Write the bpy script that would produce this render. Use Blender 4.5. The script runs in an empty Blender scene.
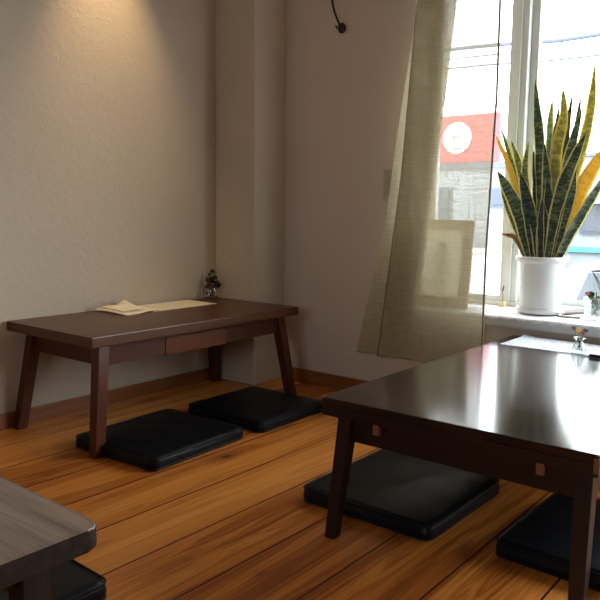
import bpy, bmesh, math, random
from mathutils import Vector, Matrix, noise

random.seed(7)
SC = bpy.context.scene
COL = SC.collection
PI = math.pi

# ------------------------------------------------------------------ helpers
def tag(o, label=None, cat=None, group=None, kind=None):
    if label: o['label'] = label
    if cat: o['category'] = cat
    if group: o['group'] = group
    if kind: o['kind'] = kind
    return o

def empty(name, loc=(0, 0, 0), rz=0.0):
    o = bpy.data.objects.new(name, None)
    COL.objects.link(o)
    o.location = loc
    o.rotation_euler = (0, 0, rz)
    o.empty_display_size = 0.05
    return o

def obj(name, bm, mat, parent=None, smooth=False, loc=None, rz=0.0):
    bmesh.ops.recalc_face_normals(bm, faces=bm.faces)
    me = bpy.data.meshes.new(name)
    bm.to_mesh(me); bm.free()
    if smooth:
        for p in me.polygons: p.use_smooth = True
    me.materials.append(mat)
    o = bpy.data.objects.new(name, me)
    COL.objects.link(o)
    if parent is not None: o.parent = parent
    if loc is not None: o.location = loc
    o.rotation_euler = (0, 0, rz)
    return o

def auto_smooth(o, ang=40):
    me = o.data
    for p in me.polygons: p.use_smooth = True
    me.set_sharp_from_angle(angle=math.radians(ang))
    return o

def copy_tree(o, parent=None):
    c = o.copy(); COL.objects.link(c)
    if parent is not None: c.parent = parent
    for ch in list(o.children):
        copy_tree(ch, c)
    return c

def add_box(bm, x0, x1, y0, y1, z0, z1, bev=0.0, seg=2):
    r = bmesh.ops.create_cube(bm, size=1.0)
    vs = r['verts']
    for v in vs:
        v.co = Vector(((x0+x1)/2 + v.co.x*(x1-x0), (y0+y1)/2 + v.co.y*(y1-y0), (z0+z1)/2 + v.co.z*(z1-z0)))
    if bev > 0:
        es = list({e for v in vs for e in v.link_edges})
        bmesh.ops.bevel(bm, geom=es, offset=bev, segments=seg, affect='EDGES', profile=0.6)

def box(x0, x1, y0, y1, z0, z1, bev=0.0, seg=2):
    bm = bmesh.new(); add_box(bm, x0, x1, y0, y1, z0, z1, bev, seg); return bm

def add_hexa(bm, bot, top, bev=0.0):
    """bot, top: 4 points each, same winding"""
    vs = [bm.verts.new(p) for p in list(bot)+list(top)]
    fs = [(3,2,1,0),(4,5,6,7),(0,1,5,4),(1,2,6,5),(2,3,7,6),(3,0,4,7)]
    for f in fs: bm.faces.new([vs[i] for i in f])
    if bev > 0:
        es = list({e for v in vs for e in v.link_edges})
        bmesh.ops.bevel(bm, geom=es, offset=bev, segments=2, affect='EDGES', profile=0.6)

def add_lathe(bm, prof, c=(0,0,0), n=40, caps=True):
    rings = []
    for r, z in prof:
        rings.append([bm.verts.new((c[0]+r*math.cos(2*PI*i/n), c[1]+r*math.sin(2*PI*i/n), c[2]+z)) for i in range(n)])
    for a, b in zip(rings, rings[1:]):
        for i in range(n):
            bm.faces.new((a[i], a[(i+1)%n], b[(i+1)%n], b[i]))
    if caps:
        bm.faces.new(rings[0][::-1]); bm.faces.new(rings[-1])

def catmull(pts, n):
    P = [Vector(p) for p in pts]
    P = [P[0]*2-P[1]] + P + [P[-1]*2-P[-2]]
    out = []
    m = len(P)-3
    for k in range(n+1):
        t = k/n*m; i = min(int(t), m-1); u = t-i
        a, b, c, d = P[i:i+4]
        out.append(0.5*((2*b)+(c-a)*u+(2*a-5*b+4*c-d)*u*u+(3*b-a-3*c+d)*u**3))
    return out

def add_tube(bm, pts, r, n=8, closed=False, r_end=None):
    pts = [Vector(p) for p in pts]
    m = len(pts); rings = []
    nrm = None
    for i, p in enumerate(pts):
        if closed: t = pts[(i+1) % m]-pts[i-1]
        else: t = pts[min(i+1, m-1)]-pts[max(i-1, 0)]
        t.normalize()
        if nrm is None:
            nrm = t.orthogonal().normalized()
        else:
            nrm = (nrm - t*nrm.dot(t))
            nrm = nrm.normalized() if nrm.length > 1e-6 else t.orthogonal().normalized()
        bn = t.cross(nrm)
        rr = r if r_end is None else r+(r_end-r)*i/(m-1)
        rings.append([bm.verts.new(p+(nrm*math.cos(2*PI*k/n)+bn*math.sin(2*PI*k/n))*rr) for k in range(n)])
    prs = list(zip(rings, rings[1:]))
    if closed: prs.append((rings[-1], rings[0]))
    for a, b in prs:
        for k in range(n):
            bm.faces.new((a[k], a[(k+1) % n], b[(k+1) % n], b[k]))
    if not closed:
        bm.faces.new(rings[0][::-1]); bm.faces.new(rings[-1])

def add_ball(bm, c, r, sz=1.0, u=12, v=8):
    g = bmesh.ops.create_uvsphere(bm, u_segments=u, v_segments=v, radius=r)
    for q in g['verts']:
        q.co = Vector((q.co.x+c[0], q.co.y+c[1], q.co.z*sz+c[2]))

def add_prism(bm, outline, y0, y1):
    """outline in (x,z), extruded along y"""
    a = [bm.verts.new((x, y0, z)) for x, z in outline]
    b = [bm.verts.new((x, y1, z)) for x, z in outline]
    n = len(outline)
    bm.faces.new(a); bm.faces.new(b[::-1])
    for i in range(n):
        bm.faces.new((a[i], a[(i+1) % n], b[(i+1) % n], b[i]))

def add_prism_xy(bm, outline, z0, z1):
    a = [bm.verts.new((x, y, z0)) for x, y in outline]
    b = [bm.verts.new((x, y, z1)) for x, y in outline]
    n = len(outline)
    bm.faces.new(a[::-1]); bm.faces.new(b)
    for i in range(n):
        bm.faces.new((a[i], a[(i+1) % n], b[(i+1) % n], b[i]))

# ------------------------------------------------------------------ materials
class NT:
    def __init__(s, name):
        s.m = bpy.data.materials.new(name); s.m.use_nodes = True
        s.t = s.m.node_tree; s.t.nodes.clear()
        s.out = s.t.nodes.new('ShaderNodeOutputMaterial')
    def n(s, typ, **kw):
        nd = s.t.nodes.new(typ)
        for k, v in kw.items():
            if k.startswith('i_'):
                key = k[2:]
                key = int(key) if key.isdigit() else key.replace('_', ' ')
                nd.inputs[key].default_value = v
            else: setattr(nd, k, v)
        return nd
    def l(s, a, b): s.t.links.new(a, b)
    def math(s, op, a, b=None, c=None, clamp=False):
        nd = s.n('ShaderNodeMath', operation=op); nd.use_clamp = clamp
        for i, v in enumerate((a, b, c)):
            if v is None: continue
            if isinstance(v, (int, float)): nd.inputs[i].default_value = v
            else: s.l(v, nd.inputs[i])
        return nd.outputs[0]
    def ramp(s, fac, stops):
        nd = s.n('ShaderNodeValToRGB')
        el = nd.color_ramp.elements
        while len(el) < len(stops): el.new(0.5)
        for e, (p, c) in zip(el, stops):
            e.position = p; e.color = (*c, 1) if len(c) == 3 else c
        s.l(fac, nd.inputs[0]); return nd.outputs[0]
    def mixc(s, fac, a, b, blend='MIX'):
        nd = s.n('ShaderNodeMix', data_type='RGBA', blend_type=blend)
        for i, v in ((0, fac), (6, a), (7, b)):
            if isinstance(v, (int, float)): nd.inputs[i].default_value = v
            elif isinstance(v, tuple): nd.inputs[i].default_value = (*v, 1) if len(v) == 3 else v
            else: s.l(v, nd.inputs[i])
        return nd.outputs[2]
    def pos(s, scale=(1, 1, 1), kind='Object'):
        tc = s.n('ShaderNodeTexCoord'); mp = s.n('ShaderNodeMapping')
        mp.inputs['Scale'].default_value = scale
        s.l(tc.outputs[kind], mp.inputs[0]); return mp.outputs[0]
    def noise(s, vec, scale=5, detail=4, rough=0.55, dist=0.0):
        nd = s.n('ShaderNodeTexNoise')
        nd.inputs['Scale'].default_value = scale; nd.inputs['Detail'].default_value = detail
        nd.inputs['Roughness'].default_value = rough; nd.inputs['Distortion'].default_value = dist
        s.l(vec, nd.inputs['Vector']); return nd.outputs['Fac']
    def bump(s, h, strength=0.2, dist=0.01):
        nd = s.n('ShaderNodeBump'); nd.inputs['Strength'].default_value = strength
        nd.inputs['Distance'].default_value = dist
        s.l(h, nd.inputs['Height']); return nd.outputs[0]
    def principled(s, color, rough=0.5, **kw):
        nd = s.n('ShaderNodeBsdfPrincipled')
        for key, v in (('Base Color', color), ('Roughness', rough)):
            if isinstance(v, (int, float)): nd.inputs[key].default_value = v
            elif isinstance(v, tuple): nd.inputs[key].default_value = (*v, 1)
            else: s.l(v, nd.inputs[key])
        for k, v in kw.items():
            key = k.replace('_', ' ')
            if isinstance(v, (int, float, tuple)): nd.inputs[key].default_value = v
            else: s.l(v, nd.inputs[key])
        s.l(nd.outputs[0], s.out.inputs[0]); return nd

def plain(name, c, rough=0.5, var=0.06, scale=20, bump=0.0, **kw):
    t = NT(name); p = t.pos()
    n = t.noise(p, scale, 4)
    col = t.mixc(n, tuple(x*(1-var) for x in c), tuple(min(1, x*(1+var)) for x in c))
    b = t.principled(col, rough, **kw)
    if bump: t.l(t.bump(n, bump, 0.005), b.inputs['Normal'])
    return t.m

def wood(name, dark, light, axis='y', rough=0.35, fine=90, spec=0.5, bump=0.08, coat=0.0):
    t = NT(name)
    sc = {'x': (1.2, 14, 14), 'y': (14, 1.2, 14), 'z': (14, 14, 1.2)}[axis]
    p = t.pos(sc)
    n1 = t.noise(p, 1.6, 5, 0.6, 0.6)
    fs = {'x': (2.5, fine, fine), 'y': (fine, 2.5, fine), 'z': (fine, fine, 2.5)}[axis]
    n2 = t.noise(t.pos(fs), 1.5, 3, 0.6)
    f = t.math('ADD', t.math('MULTIPLY', n1, 0.65), t.math('MULTIPLY', n2, 0.35))
    col = t.ramp(f, [(0.32, dark), (0.68, light)])
    r = t.math('ADD', t.math('MULTIPLY', n2, 0.12), rough-0.06)
    b = t.principled(col, r, Specular_IOR_Level=spec, Coat_Weight=coat)
    t.l(t.bump(n2, bump, 0.002), b.inputs['Normal'])
    return t.m

def mat_floor():
    t = NT('pine_floor')
    tc = t.n('ShaderNodeTexCoord'); sp = t.n('ShaderNodeSeparateXYZ'); t.l(tc.outputs['Object'], sp.inputs[0])
    X, Y = sp.outputs[0], sp.outputs[1]
    bx = t.math('DIVIDE', t.math('ADD', X, 0.541+2.2), 0.22)
    idx = t.math('FLOOR', bx); fr = t.math('FRACT', bx)
    wn = t.n('ShaderNodeTexWhiteNoise', noise_dimensions='1D'); t.l(idx, wn.inputs['W'])
    off = t.math('MULTIPLY', wn.outputs['Value'], 3.3)
    by = t.math('DIVIDE', t.math('ADD', Y, off), 7.0)
    iy = t.math('FLOOR', by); fy = t.math('FRACT', by)
    wn2 = t.n('ShaderNodeTexWhiteNoise', noise_dimensions='2D')
    cb = t.n('ShaderNodeCombineXYZ'); t.l(idx, cb.inputs[0]); t.l(iy, cb.inputs[1]); t.l(cb.outputs[0], wn2.inputs['Vector'])
    # shifted coordinates per board
    c2 = t.n('ShaderNodeCombineXYZ')
    t.l(t.math('MULTIPLY', X, 9.0), c2.inputs[0])
    t.l(t.math('MULTIPLY', Y, 0.45), c2.inputs[1]); t.l(t.math('MULTIPLY', wn2.outputs['Value'], 40), c2.inputs[2])
    n1 = t.noise(c2.outputs[0], 2.0, 3, 0.5, 0.7)
    c3 = t.n('ShaderNodeCombineXYZ')
    t.l(t.math('MULTIPLY', X, 110), c3.inputs[0]); t.l(t.math('MULTIPLY', Y, 3), c3.inputs[1]); t.l(idx, c3.inputs[2])
    n2 = t.noise(c3.outputs[0], 1.0, 3, 0.6)
    # cathedral grain rings
    wv = t.math('SINE', t.math('MULTIPLY', n1, 44))
    f = t.math('ADD', t.math('MULTIPLY', n1, 0.6), t.math('ADD', t.math('MULTIPLY', n2, 0.26), t.math('MULTIPLY', wv, 0.06)))
    f = t.math('ADD', f, t.math('MULTIPLY', t.math('SUBTRACT', wn2.outputs['Value'], 0.5), 0.22))
    col = t.ramp(f, [(0.26, (0.36, 0.090, 0.012)), (0.46, (0.70, 0.240, 0.040)), (0.72, (0.90, 0.390, 0.082))])
    # knots
    vo = t.n('ShaderNodeTexVoronoi', feature='F1', voronoi_dimensions='2D'); vo.inputs['Scale'].default_value = 1.0
    c4 = t.n('ShaderNodeCombineXYZ')
    t.l(t.math('MULTIPLY', X, 4.6), c4.inputs[0]); t.l(t.math('MULTIPLY', Y, 2.6), c4.inputs[1])
    t.l(c4.outputs[0], vo.inputs['Vector'])
    wob = t.math('MULTIPLY', t.math('SUBTRACT', n1, 0.5), 0.16)
    kd = t.math('ADD', vo.outputs['Distance'], wob)
    sepc = t.n('ShaderNodeSeparateColor'); t.l(vo.outputs['Color'], sepc.inputs[0])
    has = t.math('MULTIPLY', t.math('GREATER_THAN', sepc.outputs[0], 0.62), t.math('ADD', t.math('MULTIPLY', sepc.outputs[1], 0.8), 0.2))
    k1 = t.math('MULTIPLY', t.math('SUBTRACT', 1.0, t.math('DIVIDE', kd, 0.07), clamp=True), has)
    k2 = t.math('MULTIPLY', t.math('SUBTRACT', 1.0, t.math('DIVIDE', kd, 0.24), clamp=True), has)
    col = t.mixc(t.math('MULTIPLY', k2, 0.8), col, (0.23, 0.055, 0.010))
    col = t.mixc(t.math('MULTIPLY', k1, 1.3, clamp=True), col, (0.07, 0.020, 0.007))
    # seams
    g1 = t.math('LESS_THAN', t.math('ABSOLUTE', t.math('SUBTRACT', fr, 0.5)), 0.4868)
    g2 = t.math('LESS_THAN', t.math('ABSOLUTE', t.math('SUBTRACT', fy, 0.5)), 0.4992)
    g = t.math('MULTIPLY', g1, g2)
    col = t.mixc(g, (0.03, 0.009, 0.004), col)
    b = t.principled(col, t.math('ADD', t.math('MULTIPLY', n2, 0.15), 0.30), Specular_IOR_Level=0.38)
    h = t.math('ADD', g, t.math('MULTIPLY', n2, 0.05))
    t.l(t.bump(h, 0.5, 0.003), b.inputs['Normal'])
    return t.m

def mat_plaster(name, c, strength=0.26):
    t = NT(name); p = t.pos()
    n1 = t.noise(p, 38, 6, 0.6, 0.5); n2 = t.noise(p, 3, 3); n3 = t.noise(p, 90, 3, 0.6)
    col = t.mixc(n2, tuple(x*0.95 for x in c), tuple(min(1, x*1.04) for x in c))
    b = t.principled(col, 0.85, Specular_IOR_Level=0.2)
    r1 = t.ramp(n1, [(0.42, (0, 0, 0)), (0.66, (1, 1, 1))])
    h = t.math('ADD', r1, t.math('MULTIPLY', n3, 0.3))
    t.l(t.bump(h, strength, 0.006), b.inputs['Normal'])
    return t.m

def mat_curtain():
    t = NT('linen_sheer')
    uv = t.n('ShaderNodeUVMap', uv_map='UVMap')
    sp = t.n('ShaderNodeSeparateXYZ'); t.l(uv.outputs[0], sp.inputs[0])
    U, V = sp.outputs[0], sp.outputs[1]
    def comb(a, b):
        c = t.n('ShaderNodeCombineXYZ'); t.l(t.math('MULTIPLY', U, a), c.inputs[0]); t.l(t.math('MULTIPLY', V, b), c.inputs[1]); return c.outputs[0]
    slubh = t.noise(comb(9, 190), 1.0, 3, 0.6)
    slubv = t.noise(comb(190, 7), 1.0, 3, 0.6)
    weave = t.math('ADD', t.math('MULTIPLY', slubh, 0.6), t.math('MULTIPLY', slubv, 0.4))
    cover = t.ramp(weave, [(0.34, (0.56,)*3), (0.64, (0.94,)*3)])
    col = t.mixc(weave, (0.40, 0.345, 0.22), (0.52, 0.45, 0.30))
    di = t.n('ShaderNodeBsdfDiffuse'); t.l(col, di.inputs[0])
    tl = t.n('ShaderNodeBsdfTranslucent'); t.l(col, tl.inputs[0])
    mx = t.n('ShaderNodeMixShader', i_0=0.30); t.l(di.outputs[0], mx.inputs[1]); t.l(tl.outputs[0], mx.inputs[2])
    tr = t.n('ShaderNodeBsdfTransparent')
    m2 = t.n('ShaderNodeMixShader'); t.l(cover, m2.inputs[0]); t.l(tr.outputs[0], m2.inputs[1]); t.l(mx.outputs[0], m2.inputs[2])
    bp = t.bump(weave, 0.4, 0.002); t.l(bp, di.inputs['Normal'])
    t.l(m2.outputs[0], t.out.inputs[0]); return t.m

def mat_pane():
    t = NT('window_glass')
    lw = t.n('ShaderNodeLayerWeight', i_Blend=0.5)
    fr = t.math('ADD', t.math('MULTIPLY', t.math('POWER', lw.outputs['Facing'], 4.0), 0.35), 0.02)
    tr = t.n('ShaderNodeBsdfTransparent'); tr.inputs[0].default_value = (0.97, 0.985, 0.98, 1)
    gl = t.n('ShaderNodeBsdfGlossy', i_Roughness=0.01)
    m = t.n('ShaderNodeMixShader'); t.l(fr, m.inputs[0]); t.l(tr.outputs[0], m.inputs[1]); t.l(gl.outputs[0], m.inputs[2])
    t.l(m.outputs[0], t.out.inputs[0]); return t.m

def mat_clear(name, tint=(0.96, 0.98, 0.98)):
    t = NT(name)
    lw = t.n('ShaderNodeLayerWeight', i_Blend=0.35)
    f = t.math('ADD', t.math('MULTIPLY', lw.outputs['Facing'], 0.55), 0.06)
    tr = t.n('ShaderNodeBsdfTransparent'); tr.inputs[0].default_value = (*tint, 1)
    gl = t.n('ShaderNodeBsdfGlossy', i_Roughness=0.03); gl.inputs[0].default_value = (0.9, 0.92, 0.93, 1)
    m = t.n('ShaderNodeMixShader'); t.l(f, m.inputs[0]); t.l(tr.outputs[0], m.inputs[1]); t.l(gl.outputs[0], m.inputs[2])
    t.l(m.outputs[0], t.out.inputs[0]); return t.m

def mat_leaf(name, body, band, edge, edge_w=0.14):
    t = NT(name)
    uv = t.n('ShaderNodeUVMap', uv_map='UVMap')
    sp = t.n('ShaderNodeSeparateXYZ'); t.l(uv.outputs[0], sp.inputs[0])
    U, V = sp.outputs[0], sp.outputs[1]
    c = t.n('ShaderNodeCombineXYZ'); t.l(t.math('MULTIPLY', U, 1.3), c.inputs[0]); t.l(t.math('MULTIPLY', V, 36), c.inputs[1])
    oi = t.n('ShaderNodeObjectInfo'); t.l(t.math('MULTIPLY', oi.outputs['Random'], 30), c.inputs[2])
    n = t.noise(c.outputs[0], 1.0, 4, 0.6, 0.6)
    col = t.ramp(n, [(0.46, body), (0.60, band)])
    d = t.math('ABSOLUTE', t.math('SUBTRACT', U, 0.5))
    wob = t.math('MULTIPLY', t.math('SUBTRACT', n, 0.5), 0.08)
    e = t.math('GREATER_THAN', t.math('ADD', d, wob), 0.5-edge_w)
    col = t.mixc(e, col, edge)
    b = t.principled(col, 0.42, Specular_IOR_Level=0.4)
    tl = t.n('ShaderNodeBsdfTranslucent'); t.l(col, tl.inputs[0])
    m = t.n('ShaderNodeMixShader', i_0=0.38); t.l(b.outputs[0], m.inputs[1]); t.l(tl.outputs[0], m.inputs[2])
    t.l(m.outputs[0], t.out.inputs[0]); return t.m

def mat_print(name, paper, ink, scale=70, amount=0.55):
    t = NT(name); p = t.pos()
    vo = t.n('ShaderNodeTexVoronoi', feature='DISTANCE_TO_EDGE'); vo.inputs['Scale'].default_value = scale
    t.l(p, vo.inputs['Vector'])
    n = t.noise(p, scale*1.4, 3, 0.6)
    f = t.math('MULTIPLY', t.math('LESS_THAN', vo.outputs['Distance'], 0.10), t.math('GREATER_THAN', n, 0.45))
    col = t.mixc(t.math('MULTIPLY', f, amount), paper, ink)
    t.principled(col, 0.8, Specular_IOR_Level=0.2); return t.m

def mat_leather():
    t = NT('black_leather'); p = t.pos()
    vo = t.n('ShaderNodeTexVoronoi'); vo.inputs['Scale'].default_value = 260; t.l(p, vo.inputs['Vector'])
    n = t.noise(p, 7, 4, 0.6, 0.5)
    col = t.mixc(n, (0.004, 0.0045, 0.006), (0.007, 0.008, 0.011))
    b = t.principled(col, t.math('ADD', t.math('MULTIPLY', n, 0.2), 0.29), Specular_IOR_Level=0.2)
    h = t.math('ADD', t.math('MULTIPLY', vo.outputs['Distance'], 0.12), n)
    t.l(t.bump(h, 0.25, 0.004), b.inputs['Normal']); return t.m

M = {}
M['floor'] = mat_floor()
M['plaster'] = mat_plaster('textured_plaster', (0.56, 0.47, 0.365))
M['plaster_back'] = mat_plaster('plain_plaster', (0.63, 0.53, 0.445), 0.08)
M['ceiling'] = plain('ceiling_paint', (0.42, 0.37, 0.31), 0.9)
M['panel'] = wood('bounce_cut_panel', (0.05, 0.028, 0.018), (0.11, 0.065, 0.042), 'z', 0.5)  # dark finish added to the unseen walls to cut bounced light
M['base_y'] = wood('baseboard_wood', (0.17, 0.052, 0.014), (0.34, 0.115, 0.030), 'y', 0.4)
M['base_x'] = wood('baseboard_wood_across', (0.17, 0.052, 0.014), (0.34, 0.115, 0.030), 'x', 0.4)
M['walnut_top'] = wood('brown_walnut_top', (0.045, 0.013, 0.005), (0.125, 0.042, 0.017), 'y', 0.33, spec=0.35)
M['walnut_x'] = wood('brown_walnut_across', (0.044, 0.012, 0.005), (0.086, 0.026, 0.011), 'x', 0.4, spec=0.25)
M['walnut_y'] = wood('brown_walnut_along', (0.044, 0.012, 0.005), (0.086, 0.026, 0.011), 'y', 0.4, spec=0.25)
M['walnut_draw'] = wood('red_walnut_drawer', (0.075, 0.018, 0.006), (0.13, 0.036, 0.012), 'y', 0.4, spec=0.25)
M['walnut_z'] = wood('red_walnut_leg', (0.060, 0.015, 0.006), (0.115, 0.033, 0.013), 'z', 0.35, spec=0.25)
M['dark_top'] = wood('dark_lacquer_top', (0.014, 0.007, 0.006), (0.030, 0.015, 0.012), 'x', 0.135, spec=0.38, bump=0.07)
M['dark_y'] = wood('dark_wood_along', (0.011, 0.004, 0.0035), (0.024, 0.010, 0.008), 'x', 0.42, spec=0.3)
M['dark_z'] = wood('dark_wood_leg', (0.012, 0.005, 0.004), (0.028, 0.011, 0.008), 'z', 0.4, spec=0.3)
M['clip'] = wood('pale_clip_wood', (0.13, 0.05, 0.03), (0.22, 0.09, 0.05), 'z', 0.5)
M['grey_top'] = wood('worn_grey_walnut', (0.085, 0.058, 0.043), (0.20, 0.145, 0.112), 'x', 0.48, fine=60, spec=0.5)
t = NT('worn_top_shaded_edge'); nn1 = t.noise(t.pos((1.2, 16, 16)), 1.6, 5, .6, .5); nn2 = t.noise(t.pos((4, 90, 90)), 1.5, 3, .6)
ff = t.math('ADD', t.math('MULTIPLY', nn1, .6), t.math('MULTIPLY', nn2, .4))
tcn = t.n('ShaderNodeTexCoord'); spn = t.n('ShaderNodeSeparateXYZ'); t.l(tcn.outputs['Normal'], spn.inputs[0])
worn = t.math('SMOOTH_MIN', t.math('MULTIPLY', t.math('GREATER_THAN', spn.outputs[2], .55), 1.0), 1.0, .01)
colw = t.mixc(worn, t.ramp(ff, [(.35, (.012, .007, .005)), (.65, (.034, .020, .014))]), t.ramp(ff, [(.35, (.125, .082, .060)), (.65, (.30, .215, .165))]))  # side faces painted near-black for their shade; upward faces worn grey
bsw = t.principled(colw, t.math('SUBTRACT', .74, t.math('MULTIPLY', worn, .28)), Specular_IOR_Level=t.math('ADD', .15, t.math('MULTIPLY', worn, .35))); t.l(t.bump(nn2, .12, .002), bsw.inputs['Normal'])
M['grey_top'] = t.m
M['grey_side'] = wood('dark_worn_walnut', (0.014, 0.009, 0.007), (0.036, 0.022, 0.016), 'y', 0.5)
M['grey_leg'] = wood('dark_worn_walnut_leg', (0.014, 0.008, 0.006), (0.036, 0.020, 0.014), 'z', 0.65, spec=0.15)
M['leather'] = mat_leather()
M['curtain'] = mat_curtain()
M['hem'] = plain('linen_hem', (0.28, 0.24, 0.165), 0.9)
M['white_frame'] = plain('white_painted_frame', (0.60, 0.63, 0.62), 0.45, 0.03)
M['sill'] = plain('white_sill_paint', (0.58, 0.56, 0.53), 0.5, 0.03)
M['pane'] = mat_pane()
M['clear'] = mat_clear('clear_glass')
M['pot'] = plain('white_glazed_ceramic', (0.80, 0.80, 0.80), 0.35, 0.02)
M['soil'] = plain('dark_soil', (0.03, 0.02, 0.013), 0.95, 0.4, 120, 0.6)
M['lace'] = mat_print('white_lace', (0.82, 0.82, 0.82), (0.55, 0.56, 0.58), 60, 0.4)
M['mat_beige'] = mat_print('printed_beige_paper', (0.78, 0.70, 0.57), (0.42, 0.30, 0.18), 55, 0.5)
M['mat_white'] = mat_print('printed_white_paper', (0.62, 0.645, 0.69), (0.26, 0.31, 0.45), 60, 0.7)
M['napkin'] = plain('cream_cloth', (0.82, 0.73, 0.56), 0.9, 0.08, 60, 0.3)
M['iron'] = plain('black_iron', (0.010, 0.010, 0.012), 0.45)
M['plate'] = plain('beige_switch_plastic', (0.42, 0.35, 0.285), 0.5, 0.02)
M['plate_dark'] = plain('grey_rocker_plastic', (0.36, 0.30, 0.24), 0.5, 0.02)
M['frame_wood'] = wood('light_frame_wood', (0.34, 0.17, 0.055), (0.46, 0.25, 0.09), 'z', 0.5)
t = NT('rice_paper_board'); dfn = t.n('ShaderNodeBsdfDiffuse'); dfn.inputs[0].default_value = (.66, .63, .52, 1)
tln = t.n('ShaderNodeBsdfTranslucent'); tln.inputs[0].default_value = (.66, .63, .50, 1)
mxn = t.n('ShaderNodeMixShader', i_0=0.6); t.l(dfn.outputs[0], mxn.inputs[1]); t.l(tln.outputs[0], mxn.inputs[2]); t.l(mxn.outputs[0], t.out.inputs[0])
M['board'] = t.m
M['block'] = wood('light_block_wood', (0.52, 0.36, 0.18), (0.66, 0.48, 0.28), 'z', 0.6)
M['twig'] = plain('dry_twig', (0.10, 0.06, 0.04), 0.9)
M['green'] = plain('small_green_leaf', (0.07, 0.13, 0.045), 0.55, 0.3)
M['green_dark'] = plain('dark_sprig_leaf', (0.045, 0.075, 0.025), 0.6, 0.3)
M['red_flower'] = plain('red_petal', (0.38, 0.05, 0.04), 0.6, 0.2)
M['yellow_flower'] = plain('yellow_petal', (0.70, 0.42, 0.05), 0.6, 0.2)
M['purple_flower'] = plain('purple_petal', (0.14, 0.04, 0.10), 0.6, 0.2)
M['rim_metal'] = plain('dark_rim_metal', (0.05, 0.028, 0.020), 0.4, 0.2)
M['pencil'] = plain('brown_pencil_wood', (0.14, 0.08, 0.06), 0.5)
M['paper'] = plain('white_note_paper', (0.80, 0.80, 0.78), 0.8, 0.02)
M['wire'] = plain('reddish_wire', (0.10, 0.045, 0.045), 0.4)
M['leaf_g'] = mat_leaf('banded_green_leaf', (0.045, 0.085, 0.050), (0.21, 0.27, 0.17), (0.82, 0.73, 0.34), 0.115)
M['leaf_d'] = mat_leaf('deep_green_leaf', (0.022, 0.042, 0.034), (0.10, 0.14, 0.10), (0.74, 0.64, 0.28), 0.085)
M['leaf_l'] = mat_leaf('light_green_leaf', (0.11, 0.16, 0.055), (0.30, 0.35, 0.15), (0.84, 0.74, 0.32), 0.17)
M['leaf_y'] = mat_leaf('yellowing_leaf', (0.31, 0.30, 0.09), (0.60, 0.53, 0.18), (0.82, 0.66, 0.18), 0.16)
M['leaf_o'] = mat_leaf('orange_yellow_leaf', (0.70, 0.46, 0.075), (0.80, 0.57, 0.13), (0.82, 0.62, 0.15), 0.14)
M['leaf_b'] = mat_leaf('withered_leaf', (0.20, 0.12, 0.05), (0.30, 0.19, 0.08), (0.45, 0.32, 0.10), 0.2)
# outdoors
M['ground'] = plain('pale_asphalt', (0.24, 0.25, 0.27), 0.9, 0.06, 3)
M['facade'] = plain('white_render', (0.25, 0.27, 0.29), 0.85, 0.08, 2)
M['facade_band'] = plain('grey_fascia', (0.09, 0.10, 0.13), 0.8, 0.05, 2)
M['facade_win'] = plain('dim_window_glass', (0.03, 0.045, 0.07), 0.3, 0.1, 2)
M['awning'] = plain('slate_awning', (0.07, 0.08, 0.11), 0.8)
M['teal'] = plain('teal_paint', (0.06, 0.26, 0.25), 0.6)
M['sign_red'] = plain('red_sign_paint', (0.34, 0.045, 0.055), 0.6)
M['sign_white'] = plain('white_sign_paint', (0.42, 0.43, 0.44), 0.6)
M['cable'] = plain('grey_blue_cable', (0.055, 0.065, 0.11), 0.7)
M['cable_red'] = plain('brown_cable', (0.16, 0.10, 0.10), 0.7)
M['car_white'] = plain('white_car_paint', (0.60, 0.62, 0.63), 0.25, 0.01)
M['car_silver'] = plain('silver_car_paint', (0.34, 0.36, 0.40), 0.25, 0.01)
M['car_glass'] = plain('car_window_glass', (0.03, 0.04, 0.05), 0.2, 0.05)
M['tyre'] = plain('tyre_rubber', (0.02, 0.02, 0.02), 0.9)

SKY, SPOT, EXPO = 18.0, 78.0, -0.55

# ------------------------------------------------------------------ camera
YAW, PITCH, ROLL = [math.radians(a) for a in (-38.866, -7.064, 0.661)]
fw = Vector((math.sin(YAW)*math.cos(PITCH), math.cos(YAW)*math.cos(PITCH), math.sin(PITCH)))
rt = Vector((math.cos(YAW), -math.sin(YAW), 0)); up = rt.cross(fw)
rc = rt*math.cos(ROLL)+up*math.sin(ROLL); uc = -rt*math.sin(ROLL)+up*math.cos(ROLL)
cam = bpy.data.cameras.new('camera'); cam.sensor_width = 36; cam.sensor_fit = 'HORIZONTAL'
cam.lens = 711.8/600*36; cam.clip_start = 0.02; cam.clip_end = 300
co = bpy.data.objects.new('camera', cam); COL.objects.link(co)
mw = Matrix((rc, uc, -fw)).transposed().to_4x4(); mw.translation = Vector((0, 0, 0.9))
co.matrix_world = mw
SC.camera = co

# ------------------------------------------------------------------ room shell
WX0, WX1, WY0, WY1, CZ = -2.726, 2.2, -2.6, 2.898, 2.45
OX0, OX1, OZ0, OZ1 = -1.80, 1.90, 0.425, 2.05          # window opening in the back wall
JX = -1.690                                            # the left reveal is splayed
def struct(o): return tag(o, kind='structure')

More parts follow.
